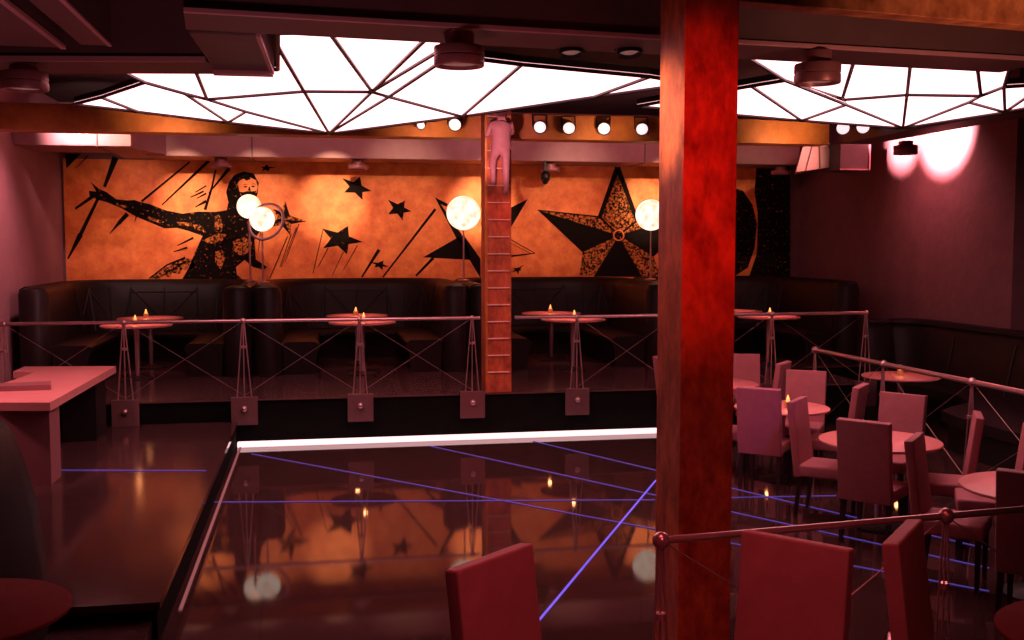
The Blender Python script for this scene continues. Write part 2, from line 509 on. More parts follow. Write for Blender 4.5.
for a, b, w0, w1 in [((905, 390), (1004, 446), .8, .8), ((1004, 446), (905, 458), .8, 2.0), ((905, 405), (985, 446), .5, .5)]:
    bm = B(); stroke(bm, a, b, w0, w1, Z6); mlink('painted_streak', bm, 'mural_black')
star('painted_star', Z6, [(915, 505), (962, 490), (950, 512), (938, 530), (912, 520)], (938, 508), .5, 'mural_black', 'mural_black')
# the large faceted star
C8 = (405, 390)
b1, b2 = B(), B()
for pts in ([C8, (400, 80), (440, 170), (490, 322)], ):
    poly(b2, [mpt(*Z8(*p), 1) for p in pts])
for pts in ([C8, (318, 306), (400, 80)], [C8, (35, 275), (318, 306)], [C8, (240, 468), (225, 575), (290, 575)], [C8, (490, 322), (775, 275)],
            [C8, (512, 580), (600, 580), (565, 488)]):
    poly(b2, [mpt(*Z8(*p), 1) for p in pts])
for pts in ([C8, (240, 468), (35, 275)], [C8, (290, 578), (512, 580)], [C8, (565, 488), (775, 275)]):
    poly(b1, [mpt(*Z8(*p), 2) for p in pts])
for a, b, w0, w1 in [((35, 275), (318, 306), 1, 1.6), ((318, 306), (400, 80), 4, 5), ((400, 80), (490, 322), 5, 4), ((318, 306), C8, 2, 2), ((490, 322), C8, 2, 2)]:
    stroke(b1, a, b, w0, w1, Z8, 2)
big = mlink('painted_star', b1, 'mural_black')
o = link('star_facet', b2, M['mural_flecked'], big)
bm = B()
for i in range(28):
    a0, a1 = 2 * PI * i / 28, 2 * PI * (i + 1) / 28
    pts = [(405 + r * math.cos(a), 390 + r * math.sin(a)) for r, a in ((26, a0), (26, a1), (20, a1), (20, a0))]
    poly(bm, [mpt(*Z8(*p), 3) for p in pts])
o = link('star_ring', bm, M['mural_gold'], big)
# dark arch at the mural's end
ZB = lambda x, y: (640 + x / 3.2, 130 + y / 3.2)
bm = B()
poly(bm, [mpt(*ZB(*p), 1) for p in [(300, 185), (330, 195), (360, 240), (374, 300), (366, 380), (345, 440), (300, 470)]])
poly(bm, [mpt(*ZB(*p), 1) for p in [(372, 118), (480, 118), (480, 480), (345, 480), (372, 400), (382, 300), (366, 200)]])
mlink('painted_arch', bm, 'mural_mottled')

# ------------------------------------------------------------------ pillars and beams
BZ = 3.78
bm = B(); box(bm, (2.24, YE + .19, (PZ + 4.75) / 2), (.33, .34, 4.75 - PZ), bevel=.008)
pil = struct('pillar', bm, M['pillar_red'], 'slim copper rear pillar with pale ladder rungs', 'pillar', origin=(2.24, YE + .19, PZ))
for k in range(17):
    bm = B(); z = .26 + k * .212
    box(bm, (0, -.18, z), (.28, .03, .014), bevel=.004)
    link('ladder_rung', bm, M['rung'], pil)
bm = B(); box(bm, (-.155, -.18, 1.95), (.03, .022, 3.6), bevel=.004)
link('ladder_rail', bm, M['copper'], pil)

pc = pd(698, 6.05)
ca = -YAW + NA
bm = B(); box(bm, (0, .04, 2.375), (.315, .40, 4.75), bevel=.006)
bigp = struct('pillar', bm, M['pillar_red'], 'thick red lit copper pillar standing on the dance floor', 'pillar', origin=(0, 0, 0))
bigp.location = (pc.x, pc.y, 0); bigp.rotation_euler = (0, 0, R(1.0))

# rear cross beam
bm = B(); box(bm, ((XL + 6.95) / 2, 13.78, BZ + .16), (6.95 - XL, .36, .32), bevel=.01)
struct('ceiling_beam', bm, M['beam_rust'], 'rust gold beam spanning the room above the rear platform', 'beam')
# beam running towards the viewer on the right
bm = B(); box(bm, (7.28, 10.0, BZ + .13), (.46, 7.0, .26), bevel=.01)
struct('ceiling_beam', bm, M['duct_dark'], 'dark beam running along the plum wall side of the room', 'beam')
# near copper beam on the thick pillar
BA = R(8.8)
bm = B(); box(bm, (0, 0, 0), (5.0, .14, .17), bevel=.006)
o = struct('ceiling_beam', bm, M['copper_red'], 'copper beam reaching from the thick pillar to the side wall', 'beam')
o.location = (pc.x + .165 + 2.5 * math.cos(BA), pc.y + 2.5 * math.sin(BA), 3.865); o.rotation_euler = (0, 0, BA)

# ------------------------------------------------------------------ ducts
DZ = 3.74


def duct(name, label, c, s, rz=0.0, m='duct', seams=(), flange=None, group=None):
    root = empty(name, (c[0], c[1], c[2]), label, 'duct', rz, group)
    bm = B(); box(bm, (0, 0, 0), s, bevel=.012)
    link('casing', bm, M[m], root)
    for t in seams:
        bm = B()
        ax = 0 if s[0] >= s[1] else 1
        sz = [s[0] + .02, s[1] + .02, s[2] + .02]
        sz[ax] = .02
        cc = [0, 0, 0]; cc[ax] = t
        box(bm, cc, sz, bevel=.004)
        link('joint_seam', bm, M['duct_dark'], root)
    if flange:
        for cc, sz in flange:
            bm = B(); box(bm, cc, sz, bevel=.004)
            link('flange', bm, M['flange'], root)
    return root


xa, xb = at_y(146, 150, 17.5).x, at_y(800, 150, 17.5).x
duct('ventilation_duct', 'long pinkish duct running above the gold mural', ((xa + xb) / 2, 17.95, 4.02), (xb - xa, .9, .44),
     seams=[at_y(p, 150, 17.5).x - (xa + xb) / 2 for p in (252, 645)])
xc_ = at_y(131, 140, 15.9).x
duct('ventilation_duct', 'brightly lit duct section against the mauve side wall', ((XL + xc_) / 2, 16.5, 4.02), (xc_ - XL, 1.2, .44),
     seams=[at_y(97, 140, 15.9).x - (XL + xc_) / 2])
# link piece between the two
bm = B()
root = empty('duct_elbow', ((xa + xc_) / 2, 17.4, 4.02), 'short stepped duct piece joining the lit section to the long duct', 'duct')
prism(bm, [(xc_ - .02 - root.location.x, 16.6 - 17.4), (xa + .3 - root.location.x, 17.45 - 17.4), (xa + .3 - root.location.x, 18.4 - 17.4), (xc_ - .5 - root.location.x, 18.4 - 17.4), (xc_ - .5 - root.location.x, 17.12 - 17.4)], -.20, .20)
link('casing', bm, M['duct'], root)
for px in (134, 140):
    bm = B(); box(bm, (at_y(px, 150, 16.9).x - root.location.x, -.55, 0), (.025, .3, .42), bevel=.004); link('joint_seam', bm, M['duct_dark'], root)
# hopper and box at the right end
hx0, hx1 = at_y(799, 150, 15.9).x, at_y(838, 150, 15.9).x
root = empty('duct_hopper', ((hx0 + hx1) / 2, 16.1, 3.9), 'tapered sheet metal hopper at the end of the long duct', 'duct')
bm = B()
O = root.location.copy()
fr = [at_y(*p, 15.85) - O for p in ((796, 172), (839, 166), (829, 142), (803, 147))]
bm = B()
va = [bm.verts.new(p) for p in fr]; vb = [bm.verts.new(p + Vector((.30 if k in (0, 3) else 0, .7, 0))) for k, p in enumerate(fr)]
bm.faces.new(va); bm.faces.new(vb[::-1])
for k in range(4):
    bm.faces.new((va[k], va[(k + 1) % 4], vb[(k + 1) % 4], vb[k]))
link('casing', bm, M['flange'], root)
for t0, t1 in ((.22, .35), (.55, .62), (.93, .93)):
    bm = B(); tube(bm, fr[0].lerp(fr[1], t0) + Vector((0, -.01, .01)), fr[3].lerp(fr[2], t1) + Vector((0, -.01, 0)), .012, n=6); link('fold_seam', bm, M['duct_dark'], root)
bx0, bx1 = at_y(840, 155, 15.5).x, at_y(870, 155, 15.5).x
zb0, zb1 = at_y(855, 167, 15.5).z, at_y(855, 146, 15.5).z
root = empty('duct_box', ((bx0 + bx1) / 2, 15.8, (zb0 + zb1) / 2), 'plain grey duct box between the hopper and the plum wall', 'duct')
bm = B(); box(bm, (0, 0, 0), (bx1 - bx0, .6, zb1 - zb0 + .1), bevel=.012); link('casing', bm, M['lamp_dark'], root)
bm = B(); box(bm, ((bx1 - bx0) / 2 - .01, -.31, 0), (.025, .02, zb1 - zb0 + .1), bevel=.004); link('flange', bm, M['flange'], root)
bm = B(); box(bm, (0, -.31, -(zb1 - zb0 + .1) / 2 + .01), (bx1 - bx0, .02, .022), bevel=.004); link('flange', bm, M['flange'], root)

# near cross duct (right, turned with the near part of the room)
def near(px, d, z):
    return pd(px, d, z)

f0, f1 = at_z(185, 14.5, DZ), at_z(1000, 57, DZ)
g0, g1 = at_z(262, 34, DZ), at_z(1000, 73, DZ)
dirv = (g1 - g0).normalized()
na = math.atan2(dirv.y, dirv.x)
nrm = Vector((dirv.y, -dirv.x, 0))            # towards the viewer
wid = max(.45, (f1 - g0).dot(nrm) * .5 + (f0 - g0).dot(nrm) * .5)
start = g0 - dirv * .46
length = (g1 - start).length
cen = start + dirv * length / 2 + nrm * wid / 2
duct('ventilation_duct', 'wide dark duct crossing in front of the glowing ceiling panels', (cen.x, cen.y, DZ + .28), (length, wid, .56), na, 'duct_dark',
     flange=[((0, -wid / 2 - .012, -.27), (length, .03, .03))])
NEAR_BACK = lambda t: start + dirv * t
# elbow running back to the lower-left cross duct
ea, eb = at_z(193, 37, DZ - .005), at_z(257, 36, DZ - .005)
ec = at_z(271.5, 74, DZ - .005)
ew = (eb - ea).length
vdir = Vector((ec.x - eb.x, ec.y - eb.y, 0)); el = vdir.length; vdir.normalize()
ang = math.atan2(vdir.y, vdir.x) - PI / 2
side = Vector((vdir.y, -vdir.x, 0))
cen = eb + vdir * el / 2 - side * ew / 2
duct('duct_elbow', 'square duct elbow joining the two dark cross ducts', (cen.x, cen.y, DZ + .27), (ew, el, .545), ang, 'duct_dark',
     flange=[((0, el / 2 - .06, -.285), (ew + .03, .12, .03)), ((ew / 2 + .006, 0, -.15), (.03, el, .26))])
# left cross duct
h0, h1 = at_z(-40, 60, DZ), at_z(206, 61, DZ)
k0 = at_z(-40, 73, DZ)
hd = (h1 - h0); hl = hd.length; hd.normalize()
hn = Vector((-hd.y, hd.x, 0))
hw = abs((k0 - h0).dot(hn)) + .02
cen = h0 + hd * hl / 2 + hn * hw / 2
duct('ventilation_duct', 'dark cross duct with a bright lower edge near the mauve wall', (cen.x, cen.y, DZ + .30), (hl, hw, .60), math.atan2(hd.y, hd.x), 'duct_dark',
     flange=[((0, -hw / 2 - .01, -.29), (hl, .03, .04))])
# two ducts running towards the viewer
a = at_z(65, 48, DZ)
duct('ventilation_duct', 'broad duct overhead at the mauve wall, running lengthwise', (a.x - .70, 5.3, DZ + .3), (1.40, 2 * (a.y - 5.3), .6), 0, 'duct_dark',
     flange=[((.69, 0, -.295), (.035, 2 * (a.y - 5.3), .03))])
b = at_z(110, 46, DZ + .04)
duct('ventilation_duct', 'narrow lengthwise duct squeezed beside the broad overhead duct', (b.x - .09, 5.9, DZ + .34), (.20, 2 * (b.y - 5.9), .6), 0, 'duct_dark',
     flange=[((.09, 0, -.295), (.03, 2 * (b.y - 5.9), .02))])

# ------------------------------------------------------------------ glowing faceted ceiling panels
LZ = 3.80


def slab(bm, pts, z0, z1):
    a = poly(bm, [p + Vector((0, 0, z0)) for p in pts])
    b = poly(bm, [p + Vector((0, 0, z1)) for p in pts])
    n = len(pts)
    for i in range(n):
        j = (i + 1) % n
        bm.faces.new((a[i], a[j], b[j], b[i]))


def faceted_lamp(label, verts, facets, relief):
    P = {k: at_z(x, y, LZ + relief.get(k, 0.0)) for k, (x, y) in verts.items()}
    c = sum(P.values(), Vector()) / len(P)
    root = empty('ceiling_lamp', (c.x, c.y, LZ), label, 'ceiling lamp', group=None)
    O = root.location.copy()
    edges = set()
    for fct in facets:
        pts = [P[k] - O for k in fct]
        bm = B(); slab(bm, pts, 0, .006)
        link('light_panel', bm, M['panel_glow'], root)
        n = len(fct)
        for i in range(n):
            edges.add(tuple(sorted((fct[i], fct[(i + 1) % n]))))
    bm = B()
    for a, b in sorted(edges):
        tube(bm, P[a] - O - Vector((0, 0, .012)), P[b] - O - Vector((0, 0, .012)), .017, n=6)
    link('frame', bm, M['black_metal'], root)
    bm = B()
    for fct in facets:
        slab(bm, [P[k] - O for k in fct], .009, .06)
    bmesh.ops.remove_doubles(bm, verts=bm.verts, dist=.001)
    link('housing', bm, M['black_metal'], root)
    return root


V1 = dict(A=(74, 103), P=(101, 96), B=(145, 81), S=(184, 92), C=(207, 98), U=(246, 110.5), V=(329, 132.5), Q=(138, 110.5), R_=(228, 121.5),
          B0=(118, 68), W=(195, 68), Xa=(278, 68), N1=(278, 45), D=(304, 90), Nb=(278, 31), N2=(329, 30), N3=(433, 30), N4=(446, 45), N5=(450, 54),
          E=(372, 90.5), F=(389, 95.5), K=(522, 63), G=(462, 115.3), Mx=(650, 75.2), H=(594, 95.6), T=(690, 82))
faceted_lamp('large glowing faceted ceiling panel over the middle of the dance floor', V1,
             [('A', 'P', 'Q'), ('P', 'B', 'S', 'R_', 'Q'), ('S', 'C', 'U', 'R_'), ('R_', 'U', 'V'), ('B0', 'W', 'C', 'S', 'B'),
              ('W', 'Xa', 'N1', 'D', 'C'), ('C', 'D', 'V', 'U'), ('N1', 'Nb', 'N2', 'E', 'D'), ('D', 'E', 'V'), ('N2', 'N3', 'E'),
              ('E', 'N3', 'N4'), ('E', 'N4', 'N5', 'F'), ('E', 'F', 'V'), ('F', 'N5', 'K', 'G'), ('F', 'G', 'V'), ('G', 'K', 'Mx', 'H'), ('H', 'Mx', 'T')],
             dict(V=-.03, E=.06, C=.03, K=.04))
V2 = dict(a=(637, 105), p=(751, 84.6), q=(801.6, 119.5), b=(785, 79), s=(846, 103.5), v=(903, 127), c=(842, 98.6), n0=(738, 50), n1=(855, 56),
          n2=(911, 58), d=(907, 93.5), n3=(977, 62), e=(981, 94.5), n4=(1010, 66), g=(1004, 85.5), f=(969, 101), h=(1045, 83), k=(1005, 111), m=(1060, 105))
faceted_lamp('glowing faceted ceiling panel partly hidden by the thick pillar, nearer the plum wall', V2,
             [('a', 'p', 'q'), ('p', 'b', 's', 'q'), ('q', 's', 'v'), ('b', 'n0', 'n1', 'c'), ('b', 'c', 's'), ('n1', 'n2', 'd', 'c'), ('c', 'd', 'v', 's'), ('n2', 'n3', 'e', 'd'),
              ('d', 'e', 'f', 'v'), ('n3', 'n4', 'g', 'e'), ('f', 'e', 'g', 'k'), ('g', 'h', 'k'), ('v', 'f', 'k'), ('k', 'h', 'm')],
             dict(v=-.03, c=.05, d=.05))

# ------------------------------------------------------------------ downlights and stage lamps


def downlight(p, label, r=.16, h=.16, neck=.10):
    root = empty('downlight', p, label, 'downlight', group='round surface downlights')
    bm = B(); lathe(bm, [(0, 0), (r * .55, 0), (r * .60, -.012), (r * .60, -neck), (0, -neck)], n=20); link('neck', bm, M['lamp_can'], root, True)
    bm = B(); lathe(bm, [(0, -neck), (r * .97, -neck), (r, -neck - .008), (r, -neck - h * .45), (r * .965, -neck - h * .47), (r * .965, -neck - h * .53), (r, -neck - h * .55), (r, -neck - h + .008), (r * .97, -neck - h), (r * .8, -neck - h), (r * .76, -neck - h + .03), (0, -neck - h + .03)], n=28)
    link('housing', bm, M['lamp_can'], root, True)
    bm = B(); lathe(bm, [(0, -neck - h + .02), (r * .74, -neck - h + .02), (r * .74, -neck - h + .03), (0, -neck - h + .03)], n=24); link('lens', bm, M['lens_dim'], root)
    return root


p = at_z(24, 66, DZ - .02); downlight((p.x, p.y, DZ - .016), 'round downlight under the dark cross duct by the mauve wall', .165, .13, .05)
p = at_z(459, 30, DZ); downlight((p.x, p.y, DZ - .012), 'round downlight hanging under the wide duct beside the large glowing panel', .157, .12, .09)
p = at_z(818, 49, DZ); downlight((p.x, p.y, DZ - .012), 'round downlight under the wide duct, beyond the thick pillar', .155, .13, .09)
p = at_z(906, 141, BZ + .02); downlight((p.x, p.y, BZ + .02), 'round downlight in front of the bright pools on the plum wall', .16, .12, .06)
for px, lab in ((221, 'flat downlight above the painted man'), (358, 'flat downlight above the small painted star'), (550, 'flat downlight beside the black security camera'), (781, 'flat downlight at the dark end of the mural')):
    p = at_y(px, 158, 17.75)
    downlight((p.x, 17.75, 3.788), lab, .17, .07, .07)


def par(p, label, aim, r=.085, m='lens'):
    root = empty('stage_lamp', p, label, 'stage lamp', group='round white stage lamps on the rear beam')
    q = Vector(aim).to_track_quat('Z', 'Y').to_matrix()
    bm = B(); lathe(bm, [(0, -.16), (r * .5, -.16), (r * .8, -.10), (r, 0), (r * 1.04, .03), (r * .95, .03), (r * .92, 0)], n=20, mtx=q); link('housing', bm, M['black_metal'], root, True)
    bm = B(); lathe(bm, [(r * .93, -.005), (r * .6, .012), (0, .022)], n=20, mtx=q); link('lens', bm, M[m], root, True)
    bm = B(); tube(bm, (-r * 1.1, .02, 0), (-r * 1.1, .05, .16), .008, n=6); tube(bm, (r * 1.1, .02, 0), (r * 1.1, .05, .16), .008, n=6); tube(bm, (-r * 1.1, .05, .16), (r * 1.1, .05, .16), .008, n=6)
    link('yoke', bm, M['black_metal'], root)
    return root


for i, (px, py, lab) in enumerate(((421, 125, 'small stage lamp at the tip of the large glowing panel'), (455, 124.5, 'stage lamp just beside the small one, before the climbing figure'),
                    (540, 127, 'stage lamp first after the climbing figure'), (569, 128, 'stage lamp second after the climbing figure'),
                    (604, 128.5, 'stage lamp third after the climbing figure'), (642, 129, 'stage lamp next to the thick pillar'))):
    p = at_y(px, py, 13.5)
    par((p.x, 13.5, p.z), lab, Vector((-.25, -1, -.35)), .055 if i == 0 else .082)
for px, py, lab in ((843, 128, 'stage lamp on the dark lengthwise beam, nearer the hopper'), (863, 127, 'stage lamp on the dark lengthwise beam, nearer the plum wall')):
    p = at_y(px, py, 12.6)
    par((p.x, 12.6, p.z), lab, Vector((-.5, -1, -.3)), .085)
for px, lab in ((577, 'stage lamp peeping under the wide duct, further from the thick pillar'), (636, 'stage lamp peeping under the wide duct, next to the thick pillar')):
    p = at_z(px, 46, DZ)
    q = Vector((p.x, p.y, 0)) - nrm * .12
    par((q.x, q.y, DZ - .01), lab, Vector((0, -.2, -1)), .085, 'lens_dim')

# security camera next to the third flat downlight
p = at_y(545, 180, 17.4)
root = empty('security_camera', (p.x, 17.4, 3.80), 'small black security camera under the long duct', 'camera')
bm = B(); box(bm, (0, 0, -.10), (.05, .05, .20), bevel=.01); link('bracket', bm, M['black_metal'], root)
bm = B(); ball(bm, (0, -.03, -.27), .085, s=(1, 1.1, 1.2)); link('housing', bm, M['black_metal'], root, True)
bm = B(); tube(bm, (0, -.06, -.30), (-.03, -.16, -.36), .04, .045, n=14); link('lens', bm, M['black_metal'], root, True)

# ------------------------------------------------------------------ globe lamps on the booth ends


def globe(px, py, Y, zb, label, ring=False, r=.26):
    p = at_y(px, py, Y)
    root = empty('globe_lamp', (p.x, Y, zb), label, 'globe lamp', group='glowing globe lamps between the booths')
    h = p.z - zb
    bm = B(); ball(bm, (0, 0, h), r, 28, 18); link('globe', bm, M['globe'], root, True)
    bm = B(); lathe(bm, [(0, 0), (.09, 0), (.09, .015), (.014, .03), (.012, h - r + .01), (0, h - r + .01)], n=14); link('stem', bm, M['steel'], root, True)
    if ring:
        bm = B()
        n = 28
        mt = Matrix.Rotation(R(40), 3, 'Y')
        pts = [mt @ Vector((r * 1.22 * math.cos(2 * PI * i / n), 0, r * 1.22 * math.sin(2 * PI * i / n) * 1.25)) + Vector((.06, -.02, h - .04)) for i in range(n)]
        for i in range(n):
            tube(bm, pts[i], pts[(i + 1) % n], .022, n=6)
        link('ring', bm, M['flange'], root)
    return root


globe(249, 206.5, 16.75, 1.84, 'higher of the two overlapping globe lamps before the painted man', False, .185)
globe(262, 219, 16.2, 1.84, 'lower of the two overlapping globe lamps before the painted man', True, .185)
globe(463.5, 213, 16.4, 1.84, 'single globe lamp beside the rear pillar with rungs', False, .265)
globe(651, 215, 16.4, 1.84, 'globe lamp half hidden behind the thick pillar', False, .25)

# ------------------------------------------------------------------ booths


def arc(cx, cy, r, a0, a1, n=8):
    return [(cx + r * math.cos(R(a0 + (a1 - a0) * i / n)), cy + r * math.sin(R(a0 + (a1 - a0) * i / n))) for i in range(n + 1)]


def rounded(prof_pts):
    return prof_pts


BACK_PROF = [(.0, 0), (.42, 0), (.40, .42), (.26, 1.16), (.22, 1.24), (.16, 1.285), (.08, 1.285), (.02, 1.25), (.0, 1.18)]
SEAT_PROF = [(.38, .0), (.86, .0), (.88, .30), (.93, .38), (.92, .43), (.86, .465), (.5, .47), (.385, .45)]


def booth(cx, label, half=1.545, y0=15.35, y1=18.32):
    root = empty('booth_sofa', (cx, y1 - .3, PZ), label, 'booth sofa', group='black leather booths under the mural')
    r = .95
    O = root.location
    path = [(-half, y0 - O.y), (-half, y0 + .5 - O.y)] + arc(-half + r, y1 - r - O.y, r, 180, 90) + arc(half - r, y1 - r - O.y, r, 90, 0) + [(half, y0 + .5 - O.y), (half, y0 - O.y)]
    # dense straight back
    bm = B(); sweep(bm, path, BACK_PROF); 
    back = link('backrest', bm, M['leather'], root, True)
    bm = B(); sweep(bm, path, SEAT_PROF); link('seat', bm, M['leather'], root, True)
    # rounded front ends of the arms
    for sx in (-1, 1):
        bm = B()
        lathe(bm, [(0, 0), (.20, 0), (.20, 1.17), (.16, 1.25), (.08, 1.28), (0, 1.28)], c=(sx * (half - .20), y0 - O.y + .02, 0), n=20)
        link('arm_end', bm, M['leather'], root, True)
    # seams on the straight back
    bm = B()
    yb = y1 - O.y
    def face(x, z):
        t = (z - .42) / (1.16 - .42)
        off = .40 + (.26 - .40) * t
        return Vector((x, yb - off - .004, z))
    for x in (-.52, 0, .52):
        tube(bm, face(x, .48), face(x, 1.16), .012, n=6)
    for x in (-.52, .52):
        for s in (-1, 1):
            if abs(x + s * .40) < half - r + .42:
                xx = x + s * .40
                xx = max(-(half - r), min(half - r, xx)) if abs(xx) > half - r else xx
                tube(bm, face(x, 1.14), face(xx, .72), .011, n=6)
    tube(bm, face(-.55, 1.08), face(.55, 1.08), .009, n=6)

    def curve(cx_, a, z):
        t = (z - .42) / (1.16 - .42)
        rr = r - (.40 + (.26 - .40) * t) - .004
        return Vector((cx_ + rr * math.cos(R(a)), yb - r + rr * math.sin(R(a)), z))
    for cx_, angs in ((-half + r, (168, 140, 112)), (half - r, (12, 40, 68))):
        for a in angs:
            tube(bm, curve(cx_, a, .48), curve(cx_, a, 1.16), .011, n=6)
        a = angs[1]
        tube(bm, curve(cx_, a, 1.14), curve(cx_, a - 22, .74), .010, n=6)
        tube(bm, curve(cx_, a, 1.14), curve(cx_, a + 22, .74), .010, n=6)
    link('seam_piping', bm, M['leather_seam'], back)
    return root


for cx, lab in ((-2.45, 'black leather booth sofa against the mauve side wall'), (.66, 'black leather booth sofa under the small painted stars'),
                (3.76, 'black leather booth sofa behind the rear pillar with rungs'), (6.85, 'black leather booth sofa under the dark end of the mural')):
    booth(cx, lab)

# right-hand booth along the plum wall
root = empty('booth_sofa', (8.6, 11.5, 0), 'long black leather sofa curving along the plum wall on the dance floor level', 'booth sofa')
O = root.location
path = [(8.0 + .15, 14.62), (8.3, 14.55)] + arc(8.25, 13.9, .7, 80, 0) + [(8.95, 12.4), (8.95, 10.5), (8.95, 7.0)]
path = [(p[0] - O.x, p[1] - O.y) for p in path]
bm = B(); sweep(bm, path, BACK_PROF); back = link('backrest', bm, M['leather'], root, True)
bm = B()
for i in (4, 10, 11):
    pass
sweep(bm, path, [(.0, 1.262), (.03, 1.30), (.12, 1.318), (.22, 1.30), (.255, 1.25)])
link('top_roll', bm, M['leather'], root, True)
seat = [(8.05, 14.2), (7.95, 13.7), (8.15, 13.1), (8.15, 12.3), (7.95, 11.75), (7.5, 11.45), (7.22, 11.2), (7.12, 10.7), (7.12, 9.9), (7.25, 9.3), (7.6, 8.8), (7.8, 8.0), (8.6, 8.0), (8.6, 13.6), (8.4, 14.2)]
bm = B(); prism(bm, [(x - O.x, y - O.y) for x, y in seat], .34, .46)
bmesh.ops.bevel(bm, geom=[e for e in bm.edges if abs(e.verts[0].co.z - e.verts[1].co.z) < 1e-4 and len(e.link_faces) == 2 and e.calc_face_angle(0) > .5], offset=.04, segments=3, affect='EDGES')
link('seat', bm, M['leather'], root, True)
bm = B(); prism(bm, [(8.6 + (x - 8.6) * .93 - O.x, y - O.y) for x, y in seat], 0, .345); link('seat_base', bm, M['leather_seam'], root)
bm = B()
for y in (13.2, 11.9, 10.6, 9.3):
    tube(bm, (8.95 - .41 - O.x, y - O.y, .48), (8.95 - .272 - O.x, y - O.y, 1.14), .012, n=6)
link('seam_piping', bm, M['leather_seam'], back)

# near left booth: dark arm end in front of the desk
e0, e1, e2 = cd(-2.52, 4.75), cd(-2.55, 6.0), cd(-3.6, 6.7)
BX = -.17
root = empty('booth_sofa', (e1.x - .3, e1.y, SZ), 'black leather booth end standing by the red table before the desk', 'booth sofa')
O = root.location
# path runs so that its right-hand normal points to the seat
path = [(cd(-2.52 + BX, 4.75).x - O.x, cd(-2.52 + BX, 4.75).y - O.y), (cd(-2.50 + BX, 5.3).x - O.x, cd(-2.50 + BX, 5.3).y - O.y)]
path += [(cd(p[0] + BX, p[1]).x - O.x, cd(p[0] + BX, p[1]).y - O.y) for p in ((-2.50, 5.55), (-2.58, 5.8), (-2.75, 5.98), (-3.0, 6.06), (-3.45, 6.08))]
path = path[::-1]
prof = [(-.14, 0), (.35, 0), (.34, .4), (.20, 1.08), (.17, 1.14), (.11, 1.175), (.05, 1.16), (.015, 1.10), (-.045, .90), (-.09, .70), (-.125, .40)]
path_ = [(x, y) for x, y in path]
bm = B(); sweep(bm, path_, [(o, z) for o, z in prof]); link('backrest', bm, M['leather'], root, True)
bm = B(); sweep(bm, path_, [(.34, 0), (.62, 0), (.64, .38), (.60, .46), (.34, .46)]); link('seat', bm, M['leather'], root, True)

# ------------------------------------------------------------------ round tables and candles


def make_table(name, label, r, h, top, foot_r=.21, base=True):
    root = empty(name, (0, 0, 0), label, 'table')
    bm = B(); lathe(bm, [(0, h - .028), (r - .012, h - .028), (r, h - .018), (r, h - .006), (r - .008, h), (0, h)], n=48); link('tabletop', bm, M[top], root, True)
    bm = B(); lathe(bm, [(0, .02), (.03, .02), (.026, .06), (.03, .12), (.042, h - .12), (.05, h - .05), (.16, h - .035), (.16, h - .0285), (0, h - .0285)], n=18); link('pedestal', bm, M['steel'], root, True)
    bm = B(); lathe(bm, [(0, 0), (foot_r, 0), (foot_r, .012), (foot_r * .5, .026), (.05, .045), (0, .045)], n=32); link('base', bm, M['black_metal'], root, True)
    return root


def candle_mesh(p, label):
    root = empty('candle', p, label, 'candle', group='lit candles in amber glass cups')
    bm = B(); lathe(bm, [(0, .0), (.030, .0), (.037, .03), (.040, .065), (.036, .065), (.033, .03), (0, .012)], n=18); link('glass_cup', bm, M['cup'], root, True)
    bm = B(); lathe(bm, [(0, .012), (.026, .012), (.026, .045), (0, .046)], n=14); link('wax', bm, M['flange'], root, True)
    bm = B(); lathe(bm, [(0, .046), (.014, .055), (.020, .075), (.014, .10), (.005, .125), (0, .135)], n=12); link('flame', bm, M['flame'], root, True)
    return root


tproto = make_table('round_table', 'pink round pedestal table in front of the black booth by the mauve wall', .48, .755, 'table_top')
cproto = candle_mesh((0, 0, 0), 'candle burning on the table in front of the booth by the mauve wall')
used = {'t': False, 'c': False}


def table(x, y, z, label, group, s=1.0):
    o = tproto if not used['t'] else copy_tree(tproto)
    used['t'] = True
    o.location = (x, y, z); o.scale = (s, s, 1); o['label'] = label; o['group'] = group
    return o


def candle(p, label):
    o = cproto if not used['c'] else copy_tree(cproto)
    used['c'] = True
    o.location = p; o['label'] = label
    l = bpy.data.lights.new('candle_glow', 'POINT'); l.energy = 1.0; l.color = (1, .34, .12); l.shadow_soft_size = .03
    lo = bpy.data.objects.new('candle_glow', l); COL.objects.link(lo); lo.location = Vector(p) + Vector((0, 0, .17))
    return o


TH = .756
G1 = 'round tables on the rear platform'
row = [(-2.45, 'the booth against the mauve wall', -.02, .02), (.64, 'the booth under the small painted stars', .02, -.03), (3.75, 'the booth behind the rear pillar', .02, 0), (6.85, 'the booth under the dark end of the mural', .02, 0)]
for x, w, ox, oy in row:
    table(x, 15.25, PZ, 'pink round table at the front of ' + w, G1)
    table(x - .02, 16.62, PZ, 'pink round table deep inside ' + w, G1)
for x, w, ox, oy in row:
    candle((x + ox, 15.25 + oy, PZ + TH), 'lit candle on the front table of ' + w)
    candle((x - .06 + ox, 16.62, PZ + TH), 'lit candle on the inner table of ' + w)
G2 = 'round tables on the dance floor level'
TA, TB, TC, TD = pd(719, 12.6), pd(784, 10.75), pd(884, 8.92), pd(1045, 7.18)
table(TA.x, TA.y, 0, 'pink round table just behind the thick copper pillar', G2)
table(TB.x, TB.y, 0, 'pink round table with a candle behind the violet backed chair', G2)
table(TC.x, TC.y, 0, 'empty pink round table in the middle of the dark backed chairs', G2, 1.05)
table(TD.x, TD.y, 0, 'pink round table cut by the picture edge behind the wide railing', G2, 1.05)
tr = at_z(901, 375.5, .755)
table(tr.x, tr.y, 0, 'pink round table with a candle at the curved sofa by the plum wall', G2)
candle((TB.x + .02, TB.y - .1, TH), 'lit candle on the table behind the violet backed chair')
candle((tr.x + .02, tr.y + .05, TH), 'lit candle on the table at the curved sofa')
